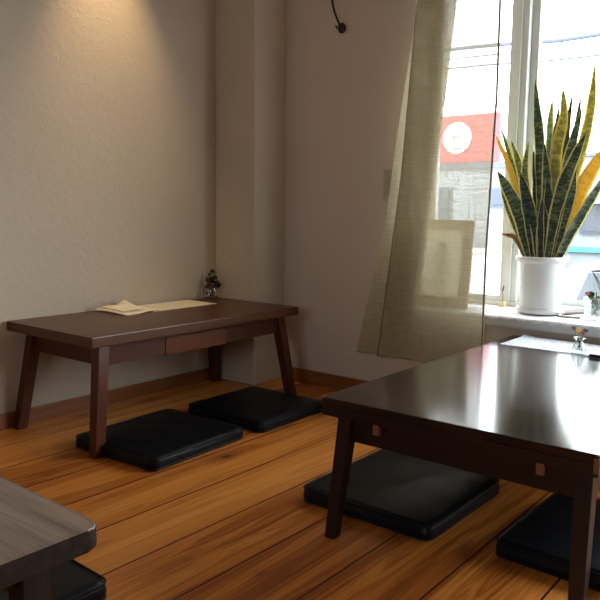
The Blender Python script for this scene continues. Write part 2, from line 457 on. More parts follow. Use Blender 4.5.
struct(obj('floor', box(WX0-.1, WX1+.1, WY0-.1, WY1+.1, -0.06, 0.0), M['floor']))
struct(obj('ceiling', box(WX0-.1, WX1+.1, WY0-.1, WY1+.45, CZ, CZ+.1), M['ceiling']))
struct(obj('wall_left', box(WX0-.15, WX0, WY0, WY1+.4, 0, CZ), M['plaster']))
struct(obj('wall_right', box(WX1, WX1+.15, WY0, WY1+.4, 0, CZ), M['panel']))
bm = bmesh.new()
add_prism_xy(bm, [(WX0, WY1), (JX, WY1), (OX0, 3.24), (OX0, 3.33), (WX0, 3.33)], 0, CZ); add_box(bm, OX1, WX1, WY1, 3.33, 0, CZ)
for za, zb in ((0, OZ0), (OZ1, CZ)):
    add_prism_xy(bm, [(JX, WY1), (OX1, WY1), (OX1, 3.33), (OX0, 3.33), (OX0, 3.24)], za, zb)
struct(obj('wall_back', bm, M['plaster_back']))
FX0, FX1, FZ0, FZ1 = -0.2, 1.0, 1.10, 2.05             # window in the wall behind the viewer
bm = bmesh.new()
add_box(bm, WX0, FX0, WY0-.15, WY0, 0, CZ); add_box(bm, FX1, WX1, WY0-.15, WY0, 0, CZ)
add_box(bm, FX0, FX1, WY0-.15, WY0, 0, FZ0); add_box(bm, FX0, FX1, WY0-.15, WY0, FZ1, CZ)
struct(obj('wall_front', bm, M['panel']))
struct(obj('wall_corner', box(WX0, -2.443, 2.660, WY1, 0, CZ, 0.012, 4), M['plaster']))

def baseboard(name, b, mat): struct(obj(name, b, mat))
bm = bmesh.new()
add_box(bm, WX0, WX0+.012, WY0, 2.660, 0, 0.066, 0.003)
baseboard('baseboard_left', bm, M['base_y'])
bm = bmesh.new()
add_box(bm, -2.443, WX1, WY1-.014, WY1, 0, 0.074, 0.003)
baseboard('baseboard_back', bm, M['base_x'])

# main window: frame, two sliding sashes, sill
w1 = struct(empty('window_1', (OX0, 3.27, OZ0)))
def wpart(name, b, mat, parent=w1):
    o = obj(name, b, mat, parent)
    o.matrix_parent_inverse = Matrix.Translation((-OX0, -3.27, -OZ0)) if parent is w1 else Matrix()
    return o
bm = bmesh.new()
add_box(bm, OX0, OX0+.025, 3.24, 3.33, .465, OZ1, .004); add_box(bm, OX1-.04, OX1, 3.24, 3.33, .465, OZ1, .004)
add_box(bm, OX0+.04, OX1-.04, 3.24, 3.33, .465, .487, .003); add_box(bm, OX0+.04, OX1-.04, 3.24, 3.33, OZ1-.04, OZ1, .004)
wpart('window_frame', bm, M['white_frame'])
def sash(x0, x1, y, sl, sr):
    z0, z1 = .487, OZ1-.04
    b = bmesh.new()
    add_box(b, x0, x0+sl, y-.017, y+.017, z0, z1, .004); add_box(b, x1-sr, x1, y-.017, y+.017, z0, z1, .004)
    add_box(b, x0+sl, x1-sr, y-.015, y+.015, z0, z0+.024, .003); add_box(b, x0+sl, x1-sr, y-.015, y+.015, z1-.05, z1, .003)
    s = wpart('sash', b, M['white_frame'])
    wpart('pane', box(x0+sl, x1-sr, y-.002, y+.002, z0+.024, z1-.05), M['pane'], s)
    return s
sash(OX0+.025, -1.305, 3.268, .025, .085)
sash(-1.345, .28, 3.305, .075, .085)
sash(.20, OX1-.04, 3.268, .085, .045)
# raised stile lip on the meeting rail
wpart('meeting_rail', box(-1.365, -1.335, 3.238, 3.251, .487, OZ1-.04, .003), M['white_frame'])
bm = bmesh.new()
add_prism_xy(bm, [(JX-.005, 2.868), (OX1, 2.868), (OX1, 3.325), (OX0, 3.325), (OX0, 3.24), (JX-.005, 2.90)], OZ0, .465)
bmesh.ops.bevel(bm, geom=bm.edges[:], offset=.004, segments=2, affect='EDGES')
wpart('window_sill', bm, M['sill'])

w2 = struct(empty('window_2', (FX0, WY0-.08, FZ0)))
bm = bmesh.new()
for a, b_ in ((FX0, FX0+.05), (.375, .425), (FX1-.05, FX1)):
    add_box(bm, a, b_, WY0-.12, WY0-.05, FZ0, FZ1)
for x0, x1 in ((FX0+.05, .375), (.425, FX1-.05)):
    add_box(bm, x0, x1, WY0-.12, WY0-.05, FZ0, FZ0+.05); add_box(bm, x0, x1, WY0-.12, WY0-.05, FZ1-.05, FZ1)
o = obj('window_frame', bm, M['white_frame'], w2); o.matrix_parent_inverse = Matrix.Translation((-FX0, -(WY0-.08), -FZ0))
for x0, x1 in ((FX0+.05, .375), (.425, FX1-.05)):
    o = obj('pane', box(x0, x1, WY0-.09, WY0-.086, FZ0+.05, FZ1-.05), M['pane'], w2)
    o.matrix_parent_inverse = Matrix.Translation((-FX0, -(WY0-.08), -FZ0))

# ------------------------------------------------------------------ tables
def rounded(x0, x1, y0, y1, r, n=6):
    pts = []
    for cx, cy, a0 in ((x1-r, y1-r, 0), (x0+r, y1-r, 90), (x0+r, y0+r, 180), (x1-r, y0+r, 270)):
        for k in range(n+1):
            a = math.radians(a0+90*k/n); pts.append((cx+r*math.cos(a), cy+r*math.sin(a)))
    return pts
def slab(x0, x1, y0, y1, z0, z1, r, bev):
    b = bmesh.new()
    pts = rounded(x0, x1, y0, y1, r)
    lo = [b.verts.new((x, y, z0)) for x, y in pts]; hi = [b.verts.new((x, y, z1)) for x, y in pts]
    n = len(pts)
    f0 = b.faces.new(lo[::-1]); f1 = b.faces.new(hi)
    for i in range(n): b.faces.new((lo[i], lo[(i+1) % n], hi[(i+1) % n], hi[i]))
    bmesh.ops.bevel(b, geom=list(f0.edges)+list(f1.edges), offset=bev, segments=3, affect='EDGES', profile=.5)
    return b
def leg_bm(cx, cy, sx, sy, h, tw, bw, dx, dy):
    """sx, sy: which corner the leg stands at; outer faces at (cx, cy) on the floor, top drawn in by dx, dy"""
    b = bmesh.new()
    def q(w, ox, oy, z):
        xa, xb = (cx-ox*sx), (cx-ox*sx)-sx*w; ya, yb = (cy-oy*sy), (cy-oy*sy)-sy*w
        x0, x1 = min(xa, xb), max(xa, xb); y0, y1 = min(ya, yb), max(ya, yb)
        return [(x0, y0, z), (x1, y0, z), (x1, y1, z), (x0, y1, z)]
    add_hexa(b, q(bw, 0, 0, 0), q(tw, dx, dy, h), .002)
    return b

# -- brown table along the left wall
T1 = tag(empty('low_table', (-2.415, 2.06, 0)),
         'reddish brown low table with a drawer, standing against the textured left wall', 'table')
def p1(name, b, mat, par=None, smooth=False):
    o = obj(name, b, mat, par or T1, smooth)
    if par is None: o.matrix_parent_inverse = Matrix.Translation((-T1.location.x, -T1.location.y, 0))
    return o
x0, x1, y0, y1 = -2.718, -2.135, 1.474, 2.640
p1('tabletop', box(x0, x1, y0, y1, .408, .447, .004), M['walnut_top'])
for sx, sy, cx, cy in ((1, -1, x1, y0+.004), (1, 1, x1, y1-.004), (-1, -1, x0+.012, y0+.004), (-1, 1, x0+.012, y1-.004)):
    p1('leg', leg_bm(cx, cy, sx, sy, .408, .047, .042, .040, .055), M['walnut_z'])
ax0, ax1, ay0, ay1 = x0+.068, x1-.050, y0+.072, y1-.072
bm = bmesh.new()                                  # long apron, open where the drawer slides
add_box(bm, ax1-.018, ax1, ay0, 1.852, .326, .408); add_box(bm, ax1-.018, ax1, 2.196, ay1, .326, .408)
add_box(bm, ax1-.018, ax1, 1.852, 2.196, .392, .408)
p1('apron', bm, M['walnut_y'])
p1('apron', box(ax0, ax0+.018, ay0, ay1, .326, .408), M['walnut_y'])
p1('apron', box(ax0+.018, ax1-.018, ay0, ay0+.018, .326, .408), M['walnut_x'])
p1('apron', box(ax0+.018, ax1-.018, ay1-.018, ay1, .326, .408), M['walnut_x'])
bm = bmesh.new()
add_box(bm, ax1-.020, ax1+.003, 1.854, 2.194, .320, .390, .002)
add_box(bm, ax0+.06, ax1-.020, 1.864, 1.874, .328, .385); add_box(bm, ax0+.06, ax1-.020, 2.174, 2.184, .328, .385)
add_box(bm, ax0+.06, ax1-.020, 1.874, 2.174, .324, .330)
d = p1('drawer', bm, M['walnut_draw']); tag(d, 'lighter red-brown drawer front')

# -- dark table by the window: loose top board on a frame
T2 = tag(empty('low_table', (-.775, 2.185, 0)),
         'dark glossy low table in front of the window, its loose top on small clips', 'table')
def p2(name, b, mat):
    o = obj(name, b, mat, T2)
    o.matrix_parent_inverse = Matrix.Translation((-T2.location.x, -T2.location.y, 0)); return o
x0, x1, y0, y1 = -1.145, -.412, 1.518, 2.848
p2('top_board', box(x0, x1, y0, y1, .3765, .400, .003), M['dark_top'])
p2('frame_lip', box(x0+.001, x1-.001, y0+.001, y1-.001, .349, .376, .003), M['dark_y'])
for sx, sy, cx, cy in ((-1, -1, x0+.016, y0+.003), (1, -1, x1-.016, y0+.003), (-1, 1, x0+.016, y1-.003), (1, 1, x1-.016, y1-.003)):
    p2('leg', leg_bm(cx, cy, sx, sy, .352, .042, .032, .008, .048), M['dark_z'])
ax0, ax1, ay0, ay1 = x0+.035, x1-.035, y0+.068, y1-.068
p2('apron', box(ax0, ax1, ay0, ay0+.02, .268, .352), M['dark_y'])
p2('apron', box(ax0, ax1, ay1-.02, ay1, .268, .352), M['dark_y'])
p2('apron', box(ax0, ax0+.02, ay0+.02, ay1-.02, .268, .352), M['dark_y'])
p2('apron', box(ax1-.02, ax1, ay0+.02, ay1-.02, .268, .352), M['dark_y'])
for cx in (-.966, -.536):
    for cy in (y0-.0025, y1-.0125):
        tag(p2('clip', box(cx-.0085, cx+.0085, cy, cy+.015, .327, .354, .002), M['clip']), 'small pale wooden clip')
bm = bmesh.new(); add_box(bm, x1-.011, x1+.0015, y0-.0015, y0+.010, .358, .3925, .002)
tag(p2('corner_key', bm, M['clip']), 'small pale wooden corner key')
bm = bmesh.new(); add_box(bm, x0-.0015, x0+.006, y0-.0015, y0+.006, .3955, .4008, .001)
tag(p2('corner_key', bm, M['clip']), 'tiny pale corner key')

# -- worn grey-brown table at the near left corner
T3 = tag(empty('low_table', (-1.5, .25, 0)),
         'worn grey-brown low table with rounded corners in the near left corner', 'table')
def p3(name, b, mat):
    o = obj(name, b, mat, T3)
    o.matrix_parent_inverse = Matrix.Translation((-T3.location.x, -T3.location.y, 0)); return o
x0, x1, y0, y1 = -2.07, -.922, -.155, .650
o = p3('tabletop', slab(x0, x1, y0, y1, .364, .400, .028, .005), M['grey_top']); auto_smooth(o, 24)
for sx, sy in ((1, 1), (1, -1), (-1, 1), (-1, -1)):
    cx = x1-.080 if sx > 0 else x0+.072; cy = y1-.047 if sy > 0 else y0+.042
    p3('leg', leg_bm(cx, cy, sx, sy, .364, .050, .044, 0, 0), M['grey_leg'])
p3('apron', box(x1-.118, x1-.100, y0+.10, y1-.092, .300, .364), M['grey_side'])
p3('apron', box(x0+.100, x0+.118, y0+.10, y1-.092, .300, .364), M['grey_side'])
p3('apron', box(x0+.122, x1-.122, y1-.068, y1-.050, .300, .364), M['grey_side'])
p3('apron', box(x0+.122, x1-.122, y0+.050, y0+.068, .300, .364), M['grey_side'])

# ------------------------------------------------------------------ floor cushions
def cushion(label, cx, cy, rz, a, b, h, seed):
    root = tag(empty('floor_cushion', (cx, cy, 0), math.radians(rz)), label, 'cushion', 'black square floor cushions')
    N, Z = 30, 6
    R, r = .026, .012
    bm = bmesh.new()
    bmesh.ops.create_cube(bm, size=2.0)
    bmesh.ops.subdivide_edges(bm, edges=bm.edges[:], cuts=N-1, use_grid_fill=True)
    for v in bm.verts:
        ux, uy, uz = v.co
        f = lambda s: math.copysign(1-(1-abs(s))**1.25, s)
        x, y = f(ux)*a/2, f(uy)*b/2
        dx, dy = abs(x)-(a/2-R), abs(y)-(b/2-R)
        if dx > 0 and dy > 0:
            k = max(dx, dy)/math.hypot(dx, dy)
            x = math.copysign(a/2-R+dx*k, x); y = math.copysign(b/2-R+dy*k, y)
            e = R-max(dx, dy)
        else: e = min(a/2-abs(x), b/2-abs(y))
        e = max(e, 0)
        nz = noise.noise(Vector((x*9+seed*7.3, y*9, seed)))
        n2 = noise.noise(Vector((x*28+seed*3.1, y*28, seed+5)))
        puff = .007*(1-(2*x/a)**2)*(1-(2*y/b)**2)
        wr = (.0030*nz+.0012*n2)
        side = abs(uz) < .999
        drop = r-math.sqrt(max(0, r*r-(r-min(e, r))**2))
        if uz > .999: z = h-drop+puff+wr*min(1, e/.04+.45)
        elif uz < -.999: z = drop*.6
        else:
            z = r*.6+(h-r*1.6)*(uz+1)/2+wr*.45*(uz+1)/2
            bul = .004*math.sin((uz+1)/2*PI)+.0022*nz+.0012*n2
            L = math.hypot(x, y); x += x/L*bul; y += y/L*bul
        v.co = Vector((x, y, max(z, 0)))
    bd = obj('cover', bm, M['leather'], root, True)
    for zz, rr in ((h-.0050, .0034), (.0075, .0034)):
        pts = []
        for x, y in rounded(-a/2-.0005, a/2+.0005, -b/2-.0005, b/2+.0005, R, 6):
            pts.append((x, y))
        # refine the long sides so the piping wobbles a little
        fine = []
        for i in range(len(pts)):
            p, q = Vector(pts[i]), Vector(pts[(i+1) % len(pts)])
            k = max(1, int((q-p).length/.02))
            for j in range(k): fine.append(p.lerp(q, j/k))
        loop = [(p.x, p.y, zz+.0022*noise.noise(Vector((p.x*11+seed, p.y*11, 3)))) for p in fine]
        bm = bmesh.new(); add_tube(bm, loop, rr, 6, True)
        obj('piping', bm, M['leather'], root, True)
    return root
cushion('black floor cushion at the near front leg of the brown table', -2.102, 1.7575, 3.1, .440, .4845, .048, 1)
cushion('black floor cushion under the window end of the brown table, by the corner pillar', -2.104, 2.308, .7, .443, .437, .048, 2)
cushion('black floor cushion at the left leg of the dark glossy table', -1.1064, 1.9065, -.3, .451, .473, .050, 3)
cushion('black floor cushion under the right end of the dark glossy table', -.488, 1.943, -1.5, .445, .465, .050, 4)
cushion('black floor cushion beside the worn grey-brown table in the near left corner', -1.537, .712, -1.0, .440, .460, .050, 5)

# ------------------------------------------------------------------ curtain
def interp(tab, z):
    tab = sorted(tab)
    if z <= tab[0][0]: return tab[0][1]
    for (a, va), (b, vb) in zip(tab, tab[1:]):
        if z <= b:
            t = (z-a)/(b-a); return va+(vb-va)*t
    return tab[-1][1]
cS = [(2.2, -1.590), (1.81, -1.624), (1.27, -1.710), (.83, -1.768), (.26, -1.905)]
cF = [(2.2, -1.585), (1.81, -1.614), (1.06, -1.668), (.25, -1.768)]
cB = [(2.2, -1.400), (1.739, -1.437), (1.39, -1.472), (1.13, -1.498), (.871, -1.525), (.5, -1.574), (.24, -1.600)]
cR = [(2.2, -1.228), (1.75, -1.232), (1.36, -1.229), (.75, -1.246), (.25, -1.244)]
root = tag(empty('linen_curtain', (-1.5, 2.785, .24)), 'long beige linen curtain hanging at the left side of the window', 'curtain')
bm = bmesh.new(); uvl = bm.loops.layers.uv.new('UVMap')
NZ = 70; ZT, ZB = 2.215, .242
seg = [(cR, cF, 34), (cF, cB, 14), (cB, cS, 20)]
grid = []
for i in range(NZ+1):
    z = ZT+(ZB-ZT)*i/NZ; row = []
    R_, F_, B_, S_ = (interp(c, z) for c in (cR, cF, cB, cS))
    uacc = 0; fl = (ZT-z)/(ZT-ZB)
    for k, (A, B, n, ya, yb) in enumerate(((R_, F_, 34, 2.762, 2.766), (F_, B_, 14, 2.772, 2.786), (B_, S_, 20, 2.792, 2.800))):
        for j in range(n+(1 if k == 2 else 0)):
            t = j/n; x = A+(B-A)*t
            y = ya+(yb-ya)*t
            if k == 0: y += .005*math.sin(t*9.5+.7+fl*1.1)*(.35+.65*math.sin(t*PI))-.004*math.sin(fl*17+t*5)*fl*math.sin(t*PI)
            if k == 2: y += .008*t*math.sin(t*7)
            zz = z-(.006*math.sin(t*6+k)*fl)
            row.append(((x, y, zz), (uacc+abs(B-A)*t, z)))
        uacc += abs(B-A)
    grid.append(row)
vv = [[bm.verts.new(p) for p, _ in r] for r in grid]
for i in range(NZ):
    for j in range(len(grid[0])-1):
        f = bm.faces.new((vv[i][j], vv[i+1][j], vv[i+1][j+1], vv[i][j+1]))
        for lp, (a, b) in zip(f.loops, ((i, j), (i+1, j), (i+1, j+1), (i, j+1))):
            lp[uvl].uv = grid[a][b][1]
pi = Matrix.Translation((1.5, -2.785, -.24))
o = obj('cloth', bm, M['curtain'], root, True); o.matrix_parent_inverse = pi
bm = bmesh.new()
add_tube(bm, [(Vector(grid[i][0][0])+Vector((0, -.001, 0))) for i in range(NZ+1)], .0048, 6)
o = obj('side_hem', bm, M['hem'], root, True); o.matrix_parent_inverse = pi
bm = bmesh.new()
add_tube(bm, [Vector(p[0])+Vector((0, 0, 0)) for p in grid[-1]], .0025, 6)
o = obj('bottom_hem', bm, M['hem'], root, True); o.matrix_parent_inverse = pi
rod = tag(empty('curtain_rod', (-.6, 2.80, 2.222)), 'dark curtain rod above the window', 'curtain rod')
bm = bmesh.new(); add_tube(bm, [(-1.3, -.01, 0), (1.25, -.01, 0)], .011, 12)
obj('rod', bm, M['iron'], rod, True)
for xx in (-1.22, 1.17):
    obj('bracket', box(xx-.008, xx+.008, -.01, .085, -.012, .012, .002), M['iron'], rod)

# ------------------------------------------------------------------ wall fittings
sw = tag(empty('switch_plate', (-1.792, WY1, 1.03)), 'beige switch plate on the wall, half hidden by the curtain', 'light switch')
obj('plate', box(-.040, .040, -.010, 0, -.073, .073, .003), M['plate'], sw)
obj('rocker', box(-.022, .022, -.014, -.010, -.045, .045, .002), M['plate_dark'], sw)
hk = tag(empty('wall_hook', (-2.085, WY1, 1.778)), 'black iron hook with a curved wire high on the back wall', 'hook')
bm = bmesh.new()
g = bmesh.ops.create_uvsphere(bm, u_segments=16, v_segments=10, radius=.024)
for v in bm.verts: v.co = Vector((v.co.x*.85, min(v.co.y*.8-.014, 0), v.co.z*1.05))
obj('boss', bm, M['iron'], hk, True)
bm = bmesh.new(); add_tube(bm, catmull([(-.010, -.016, .004), (-.022, -.024, .002), (-.028, -.028, .014)], 8), .005, 8, r_end=.003)
obj('prong', bm, M['iron'], hk, True)
bm = bmesh.new(); add_tube(bm, catmull([(-.008, -.020, .012), (-.022, -.026, .045), (-.042, -.026, .092), (-.055, -.022, .140), (-.055, -.018, .21), (-.040, -.004, .26)], 26), .0052, 8)
obj('curved_wire', bm, M['iron'], hk, True)

# ------------------------------------------------------------------ things on the brown table
bm = bmesh.new(); add_box(bm, -2.705, -2.492, 2.050, 2.440, .4475, .4490)
tag(obj('place_mat', bm, M['mat_beige']), 'beige printed paper mat on the brown table against the wall', 'place mat')
# folded cloth
bm = bmesh.new()
out = [(-2.682, 1.900), (-2.50, 1.905), (-2.488, 2.00), (-2.505, 2.085), (-2.60, 2.125), (-2.672, 2.10)]
def sheet(bm, nx, ny, fn, th):
    top = [[bm.verts.new(fn(i/nx, j/ny)) for j in range(ny+1)] for i in range(nx+1)]
    bot = [[bm.verts.new(Vector(fn(i/nx, j/ny))-Vector((0, 0, th))) for j in range(ny+1)] for i in range(nx+1)]
    for i in range(nx):
        for j in range(ny):
            bm.faces.new((top[i][j], top[i+1][j], top[i+1][j+1], top[i][j+1]))
            bm.faces.new((bot[i][j], bot[i][j+1], bot[i+1][j+1], bot[i+1][j]))
    for i in range(nx):
        bm.faces.new((top[i][0], bot[i][0], bot[i+1][0], top[i+1][0])); bm.faces.new((top[i][ny], top[i+1][ny], bot[i+1][ny], bot[i][ny]))
    for j in range(ny):
        bm.faces.new((top[0][j], top[0][j+1], bot[0][j+1], bot[0][j])); bm.faces.new((top[nx][j], bot[nx][j], bot[nx][j+1], top[nx][j+1]))
def fn_cloth(u, v):
    # u: from the wall side outward, v: along the table
    p = Vector((-2.690, 1.872)).lerp(Vector((-2.484, 1.896)), u).lerp(Vector((-2.672, 2.070)).lerp(Vector((-2.502, 2.088)), u), v)
    z = .4525+.003*math.sin(v*5+u*4)+.008*max(0, math.sin(v*PI*1.1-.2))*(1-u)
    z += .026*math.exp(-(((v-.80)/.16)**2))*(1-u)**2+.008*math.exp(-((u/.25)**2))*v
    z += .005*math.exp(-(((v-.1)/.2)**2+((u-.2)/.5)**2))
    return (p.x, p.y, z)
sheet(bm, 14, 18, fn_cloth, .0035)
cl = obj('folded_cloth', bm, M['napkin'], None, True)
tag(cl, 'cream folded cloth with a raised corner lying on the brown table', 'cloth')
bm = bmesh.new()
def fn_cloth2(u, v):
    p = Vector((-2.670, 1.890)).lerp(Vector((-2.540, 1.915)), u).lerp(Vector((-2.630, 2.010)).lerp(Vector((-2.54, 2.03)), u), v)
    b = fn_cloth(u*.7+.1, v*.75+.08)
    return (p.x, p.y, b[2]+.0062+.003*math.sin(v*4))
sheet(bm, 8, 10, fn_cloth2, .003)
obj('upper_fold', bm, M['napkin'], cl, True)

def sprig(par, base, tip, r, leafmat, nl, ls, rnd, name='stem'):
    b = Vector(base); t = Vector(tip)
    bm = bmesh.new()
    mid = b.lerp(t, .55)+Vector((rnd.uniform(-.006, .006), rnd.uniform(-.006, .006), 0))
    pts = catmull([b, mid, t], 10); add_tube(bm, pts, r, 6, r_end=r*.6)
    st = obj(name, bm, M['green_dark'], par, True)
    for k in range(nl):
        p = pts[int(4+6*k/max(1, nl-1))]
        a = rnd.uniform(0, 2*PI); d = Vector((math.cos(a), math.sin(a), rnd.uniform(.2, 1.1))).normalized()
        g = rnd.uniform(0, 2*PI); s = d.cross(Vector((math.cos(g), math.sin(g), .25))).normalized(); n = s.cross(d)
        bm = bmesh.new()
        prof = [(0, .15), (.3, .42), (.6, .40), (.85, .2), (1, .0)]
        L, R_ = [], []
        vs = []
        for tt, wv in prof:
            c = p+d*ls*tt-Vector((0, 0, ls*.25*tt*tt))
            vs.append((bm.verts.new(c-s*ls*wv+n*ls*.08*wv), bm.verts.new(c), bm.verts.new(c+s*ls*wv+n*ls*.08*wv)))
        for q, w in zip(vs, vs[1:]):
            bm.faces.new((q[0], q[1], w[1], w[0])); bm.faces.new((q[1], q[2], w[2], w[1]))
        ext = bmesh.ops.solidify(bm, geom=bm.faces[:], thickness=.0008)
        obj('small_leaf', bm, leafmat, par, True)
def flower(par, c, r, mat, n=6):
    bm = bmesh.new()
    for k in range(n):
        a = 2*PI*k/n
        g = bmesh.ops.create_uvsphere(bm, u_segments=8, v_segments=6, radius=1)
        R_ = Matrix.Rotation(math.radians(38), 3, 'Z') @ Matrix.Rotation(math.radians(52), 3, 'X') @ Matrix.Rotation(a, 3, 'Z')
        for v in g['verts']:
            q = R_ @ Vector((v.co.x*r*.55+r*.5, v.co.y*r*.38, v.co.z*r*.22+r*.15*(v.co.x)))
            v.co = q+Vector(c)
    add_ball(bm, (c[0], c[1], c[2]+r*.1), r*.28)
    obj('blossom', bm, mat, par, True)

rnd = random.Random(3)
jr = tag(empty('glass_jar', (-2.668, 2.578, .447)), 'small glass jar of sprigs with a dark rim on the brown table by the pillar', 'jar')
bm = bmesh.new()
add_lathe(bm, [(.024, 0), (.033, .004), (.036, .018), (.036, .044), (.031, .056), (.029, .064), (.027, .064), (.029, .055), (.0335, .044), (.0335, .018), (.030, .007), (.005, .006)], n=28)
obj('glass_body', bm, M['clear'], jr, True)
bm = bmesh.new()
add_lathe(bm, [(.0292, .054), (.034, .056), (.0345, .064), (.032, .067), (.0285, .066), (.0285, .055)], n=28, caps=False)
obj('metal_rim', bm, M['rim_metal'], jr, True)
bm = bmesh.new()
add_tube(bm, catmull([(-.024, -.026, .060), (-.030, -.030, .040), (-.022, -.034, .015), (.0, -.040, .006), (.020, -.034, .014), (.028, -.030, .036), (.025, -.026, .058)], 30), .0016, 6)
obj('wire_handle', bm, M['rim_metal'], jr, True)
bm = bmesh.new(); add_ball(bm, (.001, -.0362, .030), .006, 1.3); obj('dark_tag', bm, M['rim_metal'], jr, True)
for dx, dy, dz in ((-.022, .0, .100), (-.005, -.004, .128), (.006, .006, .108), (.018, -.004, .096), (.030, .004, .088), (-.014, -.008, .092)):
    sprig(jr, (dx*.3, dy*.3, .012), (dx*1.1, dy, dz*1.10), .0016, M['green_dark'], 6, .026, rnd)
flower(jr, (-.004, -.014, .079), .012, M['red_flower'])
flower(jr, (.020, -.012, .076), .009, M['purple_flower'])

# ------------------------------------------------------------------ things on the dark table
bm = bmesh.new()
def fn_mat(u, v):
    z = .4013+.006*math.exp(-((u/.07)**2+((1-v)/.10)**2))
    return (-1.100+.55*u, 2.602+.243*v, z)
sheet(bm, 24, 12, fn_mat, .0012)
tag(obj('place_mat', bm, M['mat_white']), 'white printed paper mat on the far end of the dark glossy table', 'place mat')
vs = tag(empty('bud_vase', (-.808, 2.622, .4014)), 'tiny clear glass vase of small flowers on the dark glossy table', 'vase')
bm = bmesh.new()
add_lathe(bm, [(.018, 0), (.026, .003), (.027, .012), (.022, .026), (.014, .040), (.013, .046), (.021, .057), (.0195, .057), (.0115, .046), (.0125, .040), (.0195, .026), (.024, .012), (.020, .005), (.003, .005)], n=28)
obj('glass_body', bm, M['clear'], vs, True)
for dx, dy, dz, mt, r in ((-.022, 0, .090, 'purple_flower', .010), (-.004, -.006, .083, 'yellow_flower', .012), (.018, .004, .085, 'purple_flower', .009), (.006, .010, .074, 'red_flower', .009)):
    sprig(vs, (-dx*.5, dy*.3, .008), (dx, dy, dz-.004), .0012, M['green'], 2, .013, rnd)
    flower(vs, (dx, dy, dz), r, M[mt])
pn = tag(empty('black_pen', (-.700, 2.572, .4005)), 'black pen lying on the dark glossy table at the photo edge', 'pen')
bm = bmesh.new(); add_tube(bm, [(-.055, .004, .0065), (.045, -.004, .0065)], .0065, 10); obj('barrel', bm, M['iron'], pn, True)
bm = bmesh.new(); add_tube(bm, [(.045, -.004, .0065), (.062, -.0054, .0065)], .0062, 10, r_end=.0015); obj('tip', bm, M['iron'], pn, True)

# ------------------------------------------------------------------ things on the window sill
SZ = .465
bm = bmesh.new()
def fn_run(u, v):
    return (-1.66+1.96*u, 2.869+.30*v, SZ+.0018+.0008*math.sin(u*60)*(1-v))
sheet(bm, 120, 8, fn_run, .0014)
rn = obj('lace_runner', bm, M['lace'], None, True)
tag(rn, 'white lace runner with a scalloped edge on the window sill', 'lace runner')
bm = bmesh.new()
NS = 240; prev = None
for i in range(NS+1):
    x = -1.66+1.96*i/NS
    sc = abs(math.sin(i/NS*PI*31))
    d = .003+.009*sc
    a = [bm.verts.new(p) for p in ((x, 2.8675, SZ+.0016), (x, 2.8655-.002*sc, SZ+.0005-d), (x, 2.8645-.002*sc, SZ+.0005-d), (x, 2.8655, SZ+.0020))]
    if prev:
        for k in range(4): bm.faces.new((prev[k], a[k], a[(k+1) % 4], prev[(k+1) % 4]))
    prev = a
obj('scalloped_edge', bm, M['lace'], rn, True)
SL = SZ+.0030

PX, PY = -1.131, 3.088
pl = tag(empty('potted_snake_plant', (PX, PY, SL)), 'tall snake plant with yellow-edged leaves in a white pot on the window sill', 'potted plant')
bm = bmesh.new()
add_lathe(bm, [(.080, .004), (.092, .004), (.098, .012), (.100, .026), (.096, .028), (.093, .014), (.080, .010)], n=48)
obj('saucer', bm, M['pot'], pl, True)
bm = bmesh.new()
add_lathe(bm, [(.070, .0105), (.084, .0105), (.087, .016), (.0885, .06), (.0915, .150), (.0935, .222), (.096, .226), (.109, .232), (.111, .240), (.1105, .249), (.106, .252), (.100, .247), (.092, .235), (.090, .200), (.086, .20)], n=56)
o = obj('pot', bm, M['pot'], pl, True)
bm = bmesh.new(); add_lathe(bm, [(.0855, .198), (.0885, .226), (.06, .231), (.02, .233), (.004, .233)], n=40); obj('soil', bm, M['soil'], pl, True)

